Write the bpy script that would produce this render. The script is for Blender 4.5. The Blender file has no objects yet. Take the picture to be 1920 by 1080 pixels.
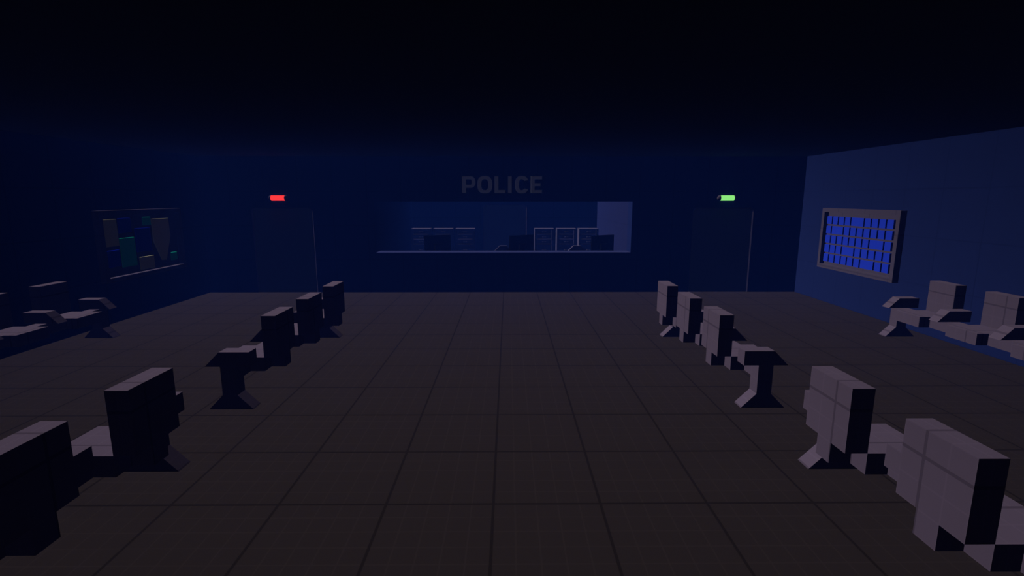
import bpy, math
from mathutils import Vector, Matrix

S = 0.75                      # one floor tile of the room, in metres
scene = bpy.context.scene
col = scene.collection

# ------------------------------------------------------------------ helpers
class MB:
    """collects closed solids (tile units) and links them as ONE mesh object"""
    def __init__(self): self.v, self.f, self.sm = [], [], []
    def solid(self, verts, faces, smooth=False):
        o = len(self.v); self.v += [tuple(p) for p in verts]
        self.f += [tuple(o + i for i in fc) for fc in faces]
        self.sm += [smooth] * len(faces); return self
    def box(self, x0, x1, y0, y1, z0, z1):
        vs = [(x0,y0,z0),(x1,y0,z0),(x1,y1,z0),(x0,y1,z0),(x0,y0,z1),(x1,y0,z1),(x1,y1,z1),(x0,y1,z1)]
        fs = [(0,3,2,1),(4,5,6,7),(0,1,5,4),(1,2,6,5),(2,3,7,6),(3,0,4,7)]
        return self.solid(vs, fs)
    def prism(self, poly, axis, a, b):
        """poly: counter-clockwise outline in the two other axes (x,z for axis y; y,z for axis x; x,y for axis z)"""
        n = len(poly)
        def P(p, t): return {'x': (t, p[0], p[1]), 'y': (p[0], t, p[1]), 'z': (p[0], p[1], t)}[axis]
        vs = [P(p, a) for p in poly] + [P(p, b) for p in poly]
        fs = [tuple(range(n)), tuple(range(2*n-1, n-1, -1))]
        fs += [(i, i+n, (i+1) % n + n, (i+1) % n) for i in range(n)]
        return self.solid(vs, fs)
    def ring(self, outer, inner, a, b):
        """flat letter shape with a hole: outlines in x,z, same point count, from y=a to y=b"""
        n = len(outer)
        vs = [(p[0], a, p[1]) for p in outer] + [(p[0], a, p[1]) for p in inner] + \
             [(p[0], b, p[1]) for p in outer] + [(p[0], b, p[1]) for p in inner]
        fs = []
        for i in range(n):
            j = (i+1) % n
            fs += [(i, j, n+j, n+i), (2*n+i, 3*n+i, 3*n+j, 2*n+j), (i, 2*n+i, 2*n+j, j), (n+i, n+j, 3*n+j, 3*n+i)]
        return self.solid(vs, fs)
    def tube(self, profile, axis, n=20, smooth=True):
        """profile: list of (position along axis, radius)"""
        vs, fs = [], []
        for t, r in profile:
            for k in range(n):
                c, s = r*math.cos(2*math.pi*k/n), r*math.sin(2*math.pi*k/n)
                vs.append({'x': (t, c, s), 'y': (c, t, s), 'z': (c, s, t)}[axis])
        for i in range(len(profile)-1):
            for k in range(n):
                fs.append((i*n+k, i*n+(k+1) % n, (i+1)*n+(k+1) % n, (i+1)*n+k))
        fs += [tuple(range(n)), tuple(range((len(profile)-1)*n, len(profile)*n))]
        return self.solid(vs, fs, smooth)
    def mesh(self, name):
        me = bpy.data.meshes.new(name)
        me.from_pydata([(x*S, y*S, z*S) for x, y, z in self.v], [], self.f)
        me.polygons.foreach_set('use_smooth', self.sm)
        import bmesh
        bm = bmesh.new(); bm.from_mesh(me); bmesh.ops.recalc_face_normals(bm, faces=bm.faces); bm.to_mesh(me); bm.free()
        return me
    def build(self, name, mat, parent=None, loc=(0, 0, 0), rz=0.0):
        me = self.mesh(name); me.materials.append(mat)
        return link(name, me, parent, loc, rz)

def link(name, me, parent=None, loc=(0, 0, 0), rz=0.0):
    o = bpy.data.objects.new(name, me); col.objects.link(o)
    o.location = tuple(c*S for c in loc); o.rotation_euler = (0, 0, rz)
    if parent is not None: o.parent = parent
    return o

def tag(o, label, category, group=None):
    o['label'] = label; o['category'] = category
    if group: o['group'] = group
    return o

def thing(name, label, category, loc, rz=0.0, group=None):
    return tag(link(name, None, None, loc, rz), label, category, group)

def struct(o, label=None):
    o['kind'] = 'structure'
    return o

def dup(root, loc, rz, label):
    """a copy of a thing with its parts and sub-parts"""
    r = root.copy(); col.objects.link(r)
    r.location = tuple(c*S for c in loc); r.rotation_euler = (0, 0, rz); r['label'] = label
    for ch in list(root.children):
        c = ch.copy(); col.objects.link(c); c.parent = r
        for g in list(ch.children):
            d = g.copy(); col.objects.link(d); d.parent = c
    return r

# ---------------------------------------------------------------- materials
def grid_material(name, rgb, major=0.62, minor=1.0, wmaj=0.026, wmin=0.014, step=5.0):
    """matte paint over a square tile pattern (one tile = S metres): dark joints, faint finer joints"""
    m = bpy.data.materials.new(name); m.use_nodes = True
    nt = m.node_tree; N = nt.nodes; L = nt.links; N.clear()
    out = N.new('ShaderNodeOutputMaterial'); dif = N.new('ShaderNodeBsdfDiffuse')
    L.new(dif.outputs[0], out.inputs['Surface'])
    geo = N.new('ShaderNodeNewGeometry')
    def math_(op, a, b=None):
        n = N.new('ShaderNodeMath'); n.operation = op
        for i, v in enumerate((a, b)):
            if v is None: continue
            if isinstance(v, (int, float)): n.inputs[i].default_value = v
            else: L.new(v, n.inputs[i])
        return n.outputs[0]
    sp = N.new('ShaderNodeSeparateXYZ'); L.new(geo.outputs['Position'], sp.inputs[0])
    sn = N.new('ShaderNodeSeparateXYZ'); L.new(geo.outputs['True Normal'], sn.inputs[0])
    def lines(period, w):
        acc = None
        for i in range(3):
            d = math_('PINGPONG', math_('MULTIPLY', sp.outputs[i], 1.0/(S*period)), 0.5)
            on = math_('LESS_THAN', d, 0.5*w/period)
            side = math_('LESS_THAN', math_('ABSOLUTE', sn.outputs[i]), 0.8)
            k = math_('MULTIPLY', on, side)
            acc = k if acc is None else math_('MAXIMUM', acc, k)
        return acc
    def mix(fac, a, b):
        n = N.new('ShaderNodeMix'); n.data_type = 'RGBA'; L.new(fac, n.inputs[0])
        for i, v in ((6, a), (7, b)):
            if isinstance(v, tuple): n.inputs[i].default_value = v
            else: L.new(v, n.inputs[i])
        return n.outputs[2]
    base = (*rgb, 1.0); c = base
    if minor != 1.0:
        c = mix(lines(1.0/step, wmin), base, tuple(min(1, x*minor) for x in rgb) + (1.0,))
    c = mix(lines(1.0, wmaj), c, tuple(x*major for x in rgb) + (1.0,))
    L.new(c, dif.inputs['Color'])
    return m

def plain(name, rgb):
    m = bpy.data.materials.new(name); m.use_nodes = True
    nt = m.node_tree; nt.nodes.clear()
    out = nt.nodes.new('ShaderNodeOutputMaterial'); d = nt.nodes.new('ShaderNodeBsdfDiffuse')
    d.inputs['Color'].default_value = (*rgb, 1.0)
    nt.links.new(d.outputs[0], out.inputs['Surface'])
    return m

def lamp(name, rgb):
    m = bpy.data.materials.new(name); m.use_nodes = True
    nt = m.node_tree; nt.nodes.clear()
    out = nt.nodes.new('ShaderNodeOutputMaterial'); e = nt.nodes.new('ShaderNodeEmission')
    e.inputs['Color'].default_value = (*rgb, 1.0); e.inputs['Strength'].default_value = 1.0
    nt.links.new(e.outputs[0], out.inputs['Surface'])
    m.cycles.emission_sampling = 'NONE'
    return m

M = dict(
    floor=grid_material('dark_brown_floor_tiles', (0.0255, 0.0185, 0.0188), 0.60, 1.18),
    wall=grid_material('navy_wall_paint', (0.0138, 0.0210, 0.0930), 0.85, 1.0),
    office_wall=grid_material('greyer_navy_office_paint', (0.0190, 0.0225, 0.0890), 0.85, 1.0),
    sill=plain('greyer_navy_sill', (0.0330, 0.0370, 0.1200)),
    ceiling=plain('dull_blue_ceiling', (0.150, 0.150, 0.220)),
    bench=grid_material('lilac_grey_bench_plastic', (0.1120, 0.0810, 0.1240), 0.68, 1.08),
    board=grid_material('lilac_grey_board_wood', (0.0860, 0.0670, 0.1080), 0.80, 1.06),
    card=plain('bright_blue_card', (0.021, 0.052, 0.680)),
    yellow=plain('ochre_paper', (0.55, 0.50, 0.27)),
    blue=plain('deep_blue_paper', (0.01, 0.02, 0.60)),
    green=plain('sea_green_paper', (0.02, 0.62, 0.38)),
    door=plain('dull_grey_door', (0.105, 0.105, 0.105)),
    door_trim=plain('lilac_grey_door_trim', (0.085, 0.070, 0.125)),
    letter=plain('white_lettering', (0.90, 0.90, 1.0)),
    lamp_body=plain('grey_lamp_housing', (0.080, 0.062, 0.085)),
    red=lamp('red_lamp_glow', (1.0, 0.043, 0.034)),
    green_lamp=lamp('green_lamp_glow', (0.262, 0.83, 0.205)),
    steel=grid_material('lilac_grey_cabinet_steel', (0.0800, 0.0700, 0.1300), 0.9, 1.0),
    handle=plain('pale_drawer_handle', (0.13, 0.11, 0.16)),
    black=plain('black_monitor_plastic', (0.0035, 0.0035, 0.0035)),
    chair=plain('grey_office_chair', (0.0800, 0.0700, 0.1300)),
    desk=plain('grey_desk_top', (0.0600, 0.0480, 0.0700)),
)

# ------------------------------------------------------------------ setting
XW, YB, ZC, YN = 8.84, 10.9, 4.0, -7.0      # half width, service wall, ceiling, wall behind the camera
YB2, OX, OY = 11.42, 3.8, 16.9              # back of the service wall, office half width, office far wall
struct(MB().box(-XW-.2, XW+.2, YN-.2, OY+.2, -.2, 0).build('floor', M['floor']))
struct(MB().box(-XW-.2, XW+.2, YN-.2, OY+.2, ZC, ZC+.2).build('ceiling', M['ceiling']))
struct(MB().box(-XW-.2, -XW, YN, YB, 0, ZC).build('wall_left', M['wall']))
struct(MB().box(XW, XW+.2, YN, YB, 0, ZC).build('wall_right', M['wall']))
struct(MB().box(-XW-.2, XW+.2, YN-.2, YN, 0, ZC).build('wall_front', M['wall']))

DW, DZ, DR = 0.9, 2.53, 0.12                # half width, height and corner radius of the doors
def door_outline(inset, n=7):
    r = DR; w = DW - inset; h = DZ - inset; pts = [(w, 0)]
    for k in range(n): a = math.pi/2*k/(n-1); pts.append((w-r+r*math.cos(a), h-r+r*math.sin(a)))
    for k in range(n): a = math.pi/2*(1+k/(n-1)); pts.append((-w+r+r*math.cos(a), h-r+r*math.sin(a)))
    pts.append((-w, 0)); return pts
def corner_fill(mb, cx, y0, y1):
    r = DR
    for s in (1, -1):
        arc = [(cx+s*(DW-r+r*math.cos(a)), DZ-r+r*math.sin(a)) for a in [math.pi/2*k/6 for k in range(7)]]
        mb.prism([(cx+s*DW, DZ)] + (arc[::-1] if s > 0 else arc[::-1]), 'y', y0, y1)
wb = MB()
for s in (-1, 1):
    a, b = sorted((s*(XW+.2), s*7.4)); wb.box(a, b, YB, YB2, 0, ZC)
    a, b = sorted((s*7.4, s*5.6)); wb.box(a, b, YB, YB2, DZ, ZC)
    a, b = sorted((s*5.6, s*OX)); wb.box(a, b, YB, YB2, 0, ZC)
    corner_fill(wb, s*6.5, YB, YB2)
wb.box(-OX, OX, YB, YB2, 0, 1.2); wb.box(-OX, OX, YB, YB2, 2.7, ZC)
struct(wb.build('wall_back', M['wall']))
struct(MB().box(-OX, OX, 0, YB2-YB, 0, .004).build('window_1', M['sill'], None, (0, YB, 1.2)))   # sill of the counter opening
struct(MB().box(-OX-.2, -OX, YB2, OY, 0, ZC).build('wall_office_left', M['office_wall']))
struct(MB().box(OX, OX+.2, YB2, OY, 0, ZC).build('wall_office_right', M['office_wall']))
ob = MB().box(-OX-.2, -DW, OY, OY+.2, 0, ZC).box(DW, OX+.2, OY, OY+.2, 0, ZC).box(-DW, DW, OY, OY+.2, DZ, ZC)
corner_fill(ob, 0, OY, OY+.2)
struct(ob.build('wall_office_back', M['office_wall']))

def make_door(name, x, y):
    c = 0.028
    d = struct(MB().prism(door_outline(c), 'y', c, c+.08).build(name, M['door'], None, (x, y, 0)))
    o, i = door_outline(0), door_outline(c); n = len(o)
    vs = [(p[0], 0, p[1]) for p in o] + [(p[0], c, p[1]) for p in i] + [(p[0], c+.06, p[1]) for p in o]
    fs = [(k, k+1, n+k+1, n+k) for k in range(n-1)] + [(n+k, n+k+1, 2*n+k+1, 2*n+k) for k in range(n-1)] + \
         [(2*n+k, 2*n+k+1, k+1, k) for k in range(n-1)] + [(0, n, 2*n), (n-1, 3*n-1, 2*n-1)]
    MB().solid(vs, fs).build('door_frame', M['door_trim'], d)
    return d
make_door('door_1', -6.5, YB); make_door('door_2', 6.5, YB); make_door('door_3', 0, OY)

# ------------------------------------------------------------------ benches
def make_bench(loc, rz, label):
    """three seats in a row along local y, facing local +x; origin on the floor at its first leg"""
    t = thing('waiting_bench', label, 'bench', loc, rz, 'waiting room benches')
    leg = [(0, 0), (.6, 0), (.4, .2), (.4, .4), (.2, .4), (.2, .2)]
    arm = [(0, .6), (.6, .6), (.4, .8), (0, .8)]
    for y in (0, 3.6): MB().prism(leg, 'y', y, y+.2).build('leg', M['bench'], t)
    for a, b in ((0, .4), (1.0, 1.6), (2.2, 2.8), (3.4, 3.8)): MB().box(.2, .4, a, b, .4, .6).build('beam', M['bench'], t)
    for y in (0, 1.2, 2.4, 3.6): MB().prism(arm, 'y', y, y+.2).build('armrest', M['bench'], t)
    for y in (.4, 1.6, 2.8):
        MB().box(0, .6, y, y+.6, .4, .6).build('seat', M['bench'], t)
        b = MB().box(-.2, 0, y, y+.6, .6, 1.2).build('backrest', M['bench'], t)
        MB().box(-.2, 0, y+.2, y+.4, .4, .6).build('bracket', M['bench'], b)
    return t
first = make_bench((3.3, -3.0, 0), 0, 'grey three-seat bench nearest the viewer on the right side of the aisle, backrests lit')
dup(first, (3.3, 2.2, 0), 0, 'farther grey three-seat bench right of the aisle, toward the door under the green light')
dup(first, (-3.3, .8, 0), math.pi, 'grey three-seat bench nearest the viewer on the left side of the aisle, backs in shadow')
dup(first, (-3.3, 6.0, 0), math.pi, 'farther grey three-seat bench left of the aisle, toward the door under the red light')
dup(first, (-8.5, 2.2, 0), 0, 'dim grey bench against the left wall, nearer than the notice board')
dup(first, (8.5, 6.0, 0), math.pi, 'lit grey bench against the right wall, nearer than the blue card board')

# ------------------------------------------------- wall boards and their cards
Y0, Y1, Z0, Z1 = 6.86, 9.68, .94, 2.54
def make_board(name, label, cat, s):
    t = thing(name, label, cat, (s*XW, (Y0+Y1)/2, Z0))
    f = MB(); w = Y1-Y0; h = Z1-Z0; g = .1
    a, b = sorted((-s*.14, 0))
    f.box(a, b, -w/2, w/2, 0, g).box(a, b, -w/2, w/2, h-g, h)
    f.box(a, b, -w/2, -w/2+g, g, h-g).box(a, b, w/2-g, w/2, g, h-g)
    f.build('frame', M['board'], t)
    a, b = sorted((-s*.02, 0))
    MB().box(a, b, -w/2+g, w/2-g, g, h-g).build('panel', M['board'], t)
    return t
make_board('notice_board', 'framed notice board on the left wall with yellow, blue and green papers', 'notice board', -1)
make_board('card_board', 'grey framed board on the right wall filled with rows of blue cards', 'board', 1)

XP = -XW + .02
def paper(pts, colour, label):
    """pts: outline in room y, z"""
    y0 = min(p[0] for p in pts); z0 = min(p[1] for p in pts)
    o = MB().prism([(p[0]-y0, p[1]-z0) for p in pts], 'x', 0, .03).build('paper_notice', M[colour], None, (XP, y0, z0))
    tag(o, label, 'paper', 'papers on the left notice board')
def rect(y0, y1, z0, z1): return [(y0, z0), (y1, z0), (y1, z1), (y0, z1)]
paper(rect(7.05, 7.465, 1.73, 2.335), 'yellow', 'tall yellowish paper at the upper left corner of the notice board')
paper(rect(7.53, 7.91, 2.01, 2.35), 'blue', 'blue paper in the top row of the notice board, right of the tall yellowish one')
paper(rect(8.34, 8.60, 2.15, 2.345), 'green', 'small green paper at the top of the notice board beside the tapered yellowish one')
paper([(8.64, 1.74), (8.885, 1.23), (9.037, 1.22), (9.286, 1.83), (9.275, 2.29), (8.645, 2.295)], 'yellow', 'large yellowish paper tapering to a narrow bottom on the notice board')
paper(rect(8.03, 8.54, 1.515, 2.09), 'blue', 'blue paper at the centre of the notice board')
paper(rect(7.51, 7.97, 1.22, 1.89), 'green', 'tall green paper on the left half of the notice board')
paper(rect(7.04, 7.45, 1.265, 1.64), 'blue', 'blue paper at the lower left of the notice board under the tall yellowish one')
paper(rect(8.08, 8.57, 1.08, 1.39), 'yellow', 'low yellowish paper at the bottom middle of the notice board')
paper(rect(9.25, 9.48, 1.18, 1.385), 'green', 'small green paper at the lower right corner of the notice board')

ORD = ['first', 'second', 'third', 'fourth', 'fifth', 'sixth', 'seventh', 'eighth', 'ninth']
ROWS = ['top', 'second', 'middle', 'fourth', 'bottom']
WIDE = [4, 1, 7, 3, 6]
single = MB().box(-.045, 0, 0, .198, 0, .205).mesh('card'); single.materials.append(M['card'])
double = MB().box(-.045, 0, 0, .445, 0, .205).mesh('wide_card'); double.materials.append(M['card'])
for r in range(5):
    slot = 0
    for k in range(9):
        wide = k == WIDE[r]
        near = 9.352 - .247*(slot + (1 if wide else 0))
        o = link('wide_card' if wide else 'card', double if wide else single, None, (XW-.02, near, 2.12-.2515*r))
        if wide: lab = 'double-width blue card in the %s row of the right wall board' % ROWS[r]
        else: lab = 'small blue card, %s from the left in the %s row of the right wall board' % (ORD[k], ROWS[r])
        tag(o, lab, 'card', 'blue cards on the right wall board')
        slot += 2 if wide else 1

# ------------------------------------------------------- lights over the doors
def door_lamp(x, mat, label, glow):
    t = thing('door_lamp', label, 'lamp', (x, YB-.03, 2.805), 0, 'signal lamps over the doors')
    R = .085; h = .2
    for s in (-1, 1):
        prof = [(s*h, R)] + [(s*(h+.085*math.sin(a)), max(.004, R*math.cos(a))) for a in [math.pi/2*k/6 for k in range(1, 7)]]
        MB().tube(prof, 'x', 24).build('end_cap', M['lamp_body'], t)
    l = MB().tube([(-h, R-.006), (h, R-.006)], 'x', 24).build('lens', M[mat], t); l['label'] = glow
door_lamp(-6.5-.065, 'red', 'glowing red lamp above the left door', 'glowing red lens')
door_lamp(6.5+.065, 'green_lamp', 'glowing green lamp above the right door', 'glowing green lens')

# ------------------------------------------------------------ wall lettering
LT = thing('wall_lettering', 'large white POLICE lettering on the wall above the counter opening', 'lettering', (-1.205, YB, 2.949))
k_ = 0.00146; H = .482; T = -.012
def X(px): return (px-172)*k_
def superarc(cx, cz, rx, rz, a0, a1, n, e=2.6):
    pts = []
    for i in range(n):
        a = a0 + (a1-a0)*i/(n-1); c, s = math.cos(a), math.sin(a)
        pts.append((cx + rx*math.copysign(abs(c)**(2/e), c), cz + rz*math.copysign(abs(s)**(2/e), s)))
    return pts
sw, sh = 78*k_, 60*k_
def letter(mb): mb.build('letter', M['letter'], LT)
# P
mb = MB().box(X(172), X(172)+sw, T, 0, 0, H)
px0, px1 = X(172)+sw, X(440); pt, pb = H, H-228*k_; cz = (pt+pb)/2; rz = (pt-pb)/2
bend = px1 - .135
outer = [(px0, pb)] + superarc(bend, cz, px1-bend, rz, -math.pi/2, math.pi/2, 13, 2.2) + [(px0, pt)]
inner = [(px0, pb+sh)] + superarc(bend, cz, px1-bend-sw, rz-sh, -math.pi/2, math.pi/2, 13, 2.2) + [(px0, pt-sh)]
def strip(mb, outer, inner):
    n = len(outer)
    vs = [(p[0], T, p[1]) for p in outer+inner] + [(p[0], 0, p[1]) for p in outer+inner]
    fs = []
    for i in range(n-1):
        fs += [(i, i+1, n+i+1, n+i), (2*n+i, 3*n+i, 3*n+i+1, 2*n+i+1), (i, 2*n+i, 2*n+i+1, i+1), (n+i, n+i+1, 3*n+i+1, 3*n+i)]
    fs += [(0, n, 3*n, 2*n), (n-1, 3*n-1, 4*n-1, 2*n-1)]
    return mb.solid(vs, fs)
letter(strip(mb, outer, inner))
# O
ox0, ox1 = X(478), X(775); oc = (ox0+ox1)/2; orx = (ox1-ox0)/2; orz = H/2+.008
A = [2*math.pi*i/40 for i in range(40)]
def se(cx, cz, rx, rz, e=2.7): return [(cx+rx*math.copysign(abs(math.cos(a))**(2/e), math.cos(a)), cz+rz*math.copysign(abs(math.sin(a))**(2/e), math.sin(a))) for a in A]
letter(MB().ring(se(oc, H/2, orx, orz), se(oc, H/2, orx-sw, orz-sh-.004, 2.5), T, 0))
# L
letter(MB().prism([(X(820), 0), (X(1040), 0), (X(1040), sh), (X(820)+sw, sh), (X(820)+sw, H), (X(820), H)], 'y', T, 0))
# I
letter(MB().box(X(1090), X(1165), T, 0, 0, H))
# C
cx0, cx1 = X(1230), X(1500); cc = (cx0+cx1)/2; crx = (cx1-cx0)/2
a0, a1 = math.radians(24), math.radians(336)
letter(strip(MB(), superarc(cc, H/2, crx, orz, a0, a1, 34, 2.7), superarc(cc, H/2, crx-sw, orz-sh-.004, math.radians(40), math.radians(320), 34, 2.5)))
# E
e0, e1 = X(1545), X(1770); zm = H*.5
letter(MB().prism([(e0, 0), (e1, 0), (e1, sh), (e0+sw, sh), (e0+sw, zm-sh*.5), (e1-.045, zm-sh*.5), (e1-.045, zm+sh*.5),
                   (e0+sw, zm+sh*.5), (e0+sw, H-sh), (e1, H-sh), (e1, H), (e0, H)], 'y', T, 0))

# --------------------------------------------------------- office behind it
def make_cabinet(loc, label):
    """origin on the floor, front left corner; front faces -y"""
    t = thing('filing_cabinet', label, 'filing cabinet', loc, 0, 'filing cabinets along the office wall')
    W, Dp, Ht = .78, .56, 1.59; q = .055
    rows = [(1.37, 1.54), (1.175, 1.345), (.975, 1.15), (.53, .945), (.1, .5)]
    b = MB().box(0, W, q+.03, Dp, 0, Ht).box(0, .1, 0, q+.03, 0, Ht).box(W-.1, W, 0, q+.03, 0, Ht)
    edges = [0] + [v for r in reversed(rows) for v in r] + [Ht]
    for a, c in zip(edges[0::2], edges[1::2]): b.box(.1, W-.1, 0, q+.03, a, c)
    b.build('body', M['steel'], t)
    for z0, z1 in rows:
        d = MB().box(.1, W-.1, q, q+.03, z0, z1).build('drawer', M['steel'], t)
        zc = z1-.085 if z1-z0 < .3 else (z0+z1)/2
        h = MB().box(W/2-.07, W/2+.07, -.005, .01, zc-.02, zc+.01).box(W/2-.07, W/2-.05, .01, q, zc-.02, zc+.01).box(W/2+.05, W/2+.07, .01, q, zc-.02, zc+.01)
        h.build('handle', M['handle'], d)
    return t
cab = make_cabinet((-3.77, 16.3, 0), 'filing cabinet at the far left of the office, in the left group of three')
for x, lab in ((-2.88, 'filing cabinet in the middle of the left group, behind the leftmost monitor'),
               (-1.99, 'filing cabinet at the right end of the left group, left of the office door'),
               (1.205, 'filing cabinet at the left end of the right group, right of the office door'),
               (2.1, 'filing cabinet in the middle of the right group, between two others'),
               (2.995, 'filing cabinet at the far right in the office corner, partly behind the rightmost monitor')):
    dup(cab, (x, 16.3, 0), 0, lab)

dk = thing('desk', 'long grey office desk behind the service counter, under the three monitors', 'desk', (0, 11.55, 0))
MB().box(-3.2, 3.7, 0, 1.0, .96, 1.02).build('desk_top', M['desk'], dk)
for x in (-3.15, -.03, 3.59): MB().box(x, x+.06, .06, .94, 0, .96).build('leg', M['desk'], dk)

def make_monitor(loc, label):
    t = thing('computer_monitor', label, 'monitor', loc, math.radians(28), 'monitors on the office desk')
    c = MB(); w = .44
    c.box(-w, w, 0, .05, .09, .61)
    c.build('casing', M['black'], t)
    MB().box(-w+.03, w-.03, .05, .056, .12, .58).build('screen', M['black'], t)
    MB().box(-.13, .13, -.1, 0, .03, .34).build('neck', M['black'], t)
    MB().box(-.22, .22, -.2, .16, 0, .03).build('base', M['black'], t)
    return t
mon = make_monitor((-2.115, 12.1, 1.02), 'dark monitor seen from behind, leftmost on the office desk')
dup(mon, (.585, 12.1, 1.02), math.radians(28), 'dark monitor seen from behind, middle one on the office desk')
dup(mon, (3.19, 12.1, 1.02), math.radians(28), 'dark monitor seen from behind, rightmost on the office desk')

def make_chair(loc, label):
    t = thing('office_chair', label, 'chair', loc, 0, 'office chairs behind the desk')
    MB().prism([(-.34, .72), (.34, .72), (.34, .98), (.12, 1.2), (-.12, 1.2), (-.34, .98)], 'y', 0, .14).build('backrest', M['chair'], t)
    MB().box(-.06, .06, .02, .12, .56, .72).build('bracket', M['chair'], t)
    MB().box(-.32, .32, -.47, .14, .46, .56).build('seat', M['chair'], t)
    MB().tube([(.12, .045), (.46, .045)], 'z', 12).solid([], []).build('column', M['chair'], t, (0, -.13, 0))
    b = MB()
    for k in range(5):
        a = 2*math.pi*k/5 + math.pi/2; c, s = math.cos(a), math.sin(a)
        def R(r, o, z): return (r*c - o*s, r*s + o*c, z)
        b.solid([R(0, -.04, .04), R(.34, -.03, .04), R(.34, .03, .04), R(0, .04, .04), R(0, -.04, .14), R(.34, -.03, .08), R(.34, .03, .08), R(0, .04, .14)],
                [(0, 3, 2, 1), (4, 5, 6, 7), (0, 1, 5, 4), (1, 2, 6, 5), (2, 3, 7, 6), (3, 0, 4, 7)])
        b.solid([R(.28, -.02, 0), R(.34, -.02, 0), R(.34, .02, 0), R(.28, .02, 0), R(.28, -.02, .05), R(.34, -.02, .05), R(.34, .02, .05), R(.28, .02, .05)],
                [(0, 3, 2, 1), (4, 5, 6, 7), (0, 1, 5, 4), (1, 2, 6, 5), (2, 3, 7, 6), (3, 0, 4, 7)])
    b.build('base', M['chair'], t, (0, -.13, 0))
    return t
ch = make_chair((-.03, 13.1, 0), 'grey office chair showing its sloped top left of the middle monitor')
dup(ch, (2.49, 13.1, 0), 0, 'grey office chair showing its sloped top left of the rightmost monitor')

# ------------------------------------------------------------ light and haze
def sun(name, to_light, strength, colour=(1, 1, 1)):
    d = bpy.data.lights.new(name, 'SUN'); d.energy = strength; d.color = colour; d.angle = 0.0
    d.use_shadow = False                      # the room's light passes its own ceiling, nothing in it throws a shadow
    o = bpy.data.objects.new(name, d); col.objects.link(o)
    o.rotation_euler = Vector(to_light).to_track_quat('Z', 'Y').to_euler()
    o.location = (0, 2, 2.8)
    return o
KEY = Vector((-.60, .33, .728)).normalized()
sun('key_light', KEY, math.pi*.34)
sun('fill_light', (.62, -.72, -.30), math.pi*.0128, (.95, .95, 1.35))
sd = bpy.data.lights.new('vignette_light', 'SPOT'); D = 140*S     # added spot, no lamp hangs there: vignette-like fade toward near end and sides
sd.energy = .66*math.pi*4*math.pi*D*D; sd.shadow_soft_size = 0.0; sd.use_shadow = False
sd.spot_size = 2*math.atan(19.4/140); sd.spot_blend = 0.70
so = bpy.data.objects.new('vignette_light', sd); col.objects.link(so)
ay = (Vector((0, 1, 0)) - KEY*KEY.y).normalized(); ax = ay.cross(KEY)
rot = Matrix((ax, ay, KEY)).transposed().to_4x4()
so.matrix_world = Matrix.Translation(Vector((-1.7*S, 22.9*S, 0)) + KEY*D) @ rot @ Matrix.Diagonal((.68, 1.47, 1, 1))

w = bpy.data.worlds.new('haze'); scene.world = w; w.use_nodes = True
nt = w.node_tree; nt.nodes.clear()
wo = nt.nodes.new('ShaderNodeOutputWorld'); bg = nt.nodes.new('ShaderNodeBackground')
bg.inputs['Color'].default_value = (0, 0, 0, 1); bg.inputs['Strength'].default_value = 0
nt.links.new(bg.outputs[0], wo.inputs['Surface'])
vs = nt.nodes.new('ShaderNodeVolumeScatter')
FOG = (.00056, .00205, .0155)
mx = max(FOG)
vs.inputs['Color'].default_value = (*[c/mx for c in FOG], 1); vs.inputs['Density'].default_value = mx
gp = nt.nodes.new('ShaderNodeNewGeometry'); gs = nt.nodes.new('ShaderNodeSeparateXYZ')
nt.links.new(gp.outputs['Position'], gs.inputs[0])
mr = nt.nodes.new('ShaderNodeMapRange')           # the haze hangs thicker toward the office end of the room
mr.inputs['From Min'].default_value = -8*S; mr.inputs['From Max'].default_value = 32*S
mr.inputs['To Min'].default_value = 0; mr.inputs['To Max'].default_value = 2*mx; mr.clamp = True
nt.links.new(gs.outputs[1], mr.inputs['Value']); nt.links.new(mr.outputs[0], vs.inputs['Density'])
nt.links.new(vs.outputs[0], wo.inputs['Volume'])
w.cycles.volume_step_size = 3.0

cy = scene.cycles
cy.max_bounces = 0; cy.diffuse_bounces = 0; cy.glossy_bounces = 0; cy.volume_bounces = 0

# ------------------------------------------------------------------- camera
cd = bpy.data.cameras.new('camera'); cam = bpy.data.objects.new('camera', cd); col.objects.link(cam)
f_, p_, yw = 961.03, .1745, .0073
cd.sensor_fit = 'HORIZONTAL'; cd.sensor_width = 36; cd.lens = 36*f_/1920; cd.clip_start = .05; cd.clip_end = 200
cam.location = (.1417*S, -4.3654*S, 2.8175*S)
cam.rotation_euler = (math.pi/2 - p_, 0, -yw)
scene.camera = cam

vw = scene.view_settings
vw.view_transform = 'Standard'; vw.look = 'None'; vw.exposure = 0; vw.gamma = 1; vw.use_curve_mapping = False
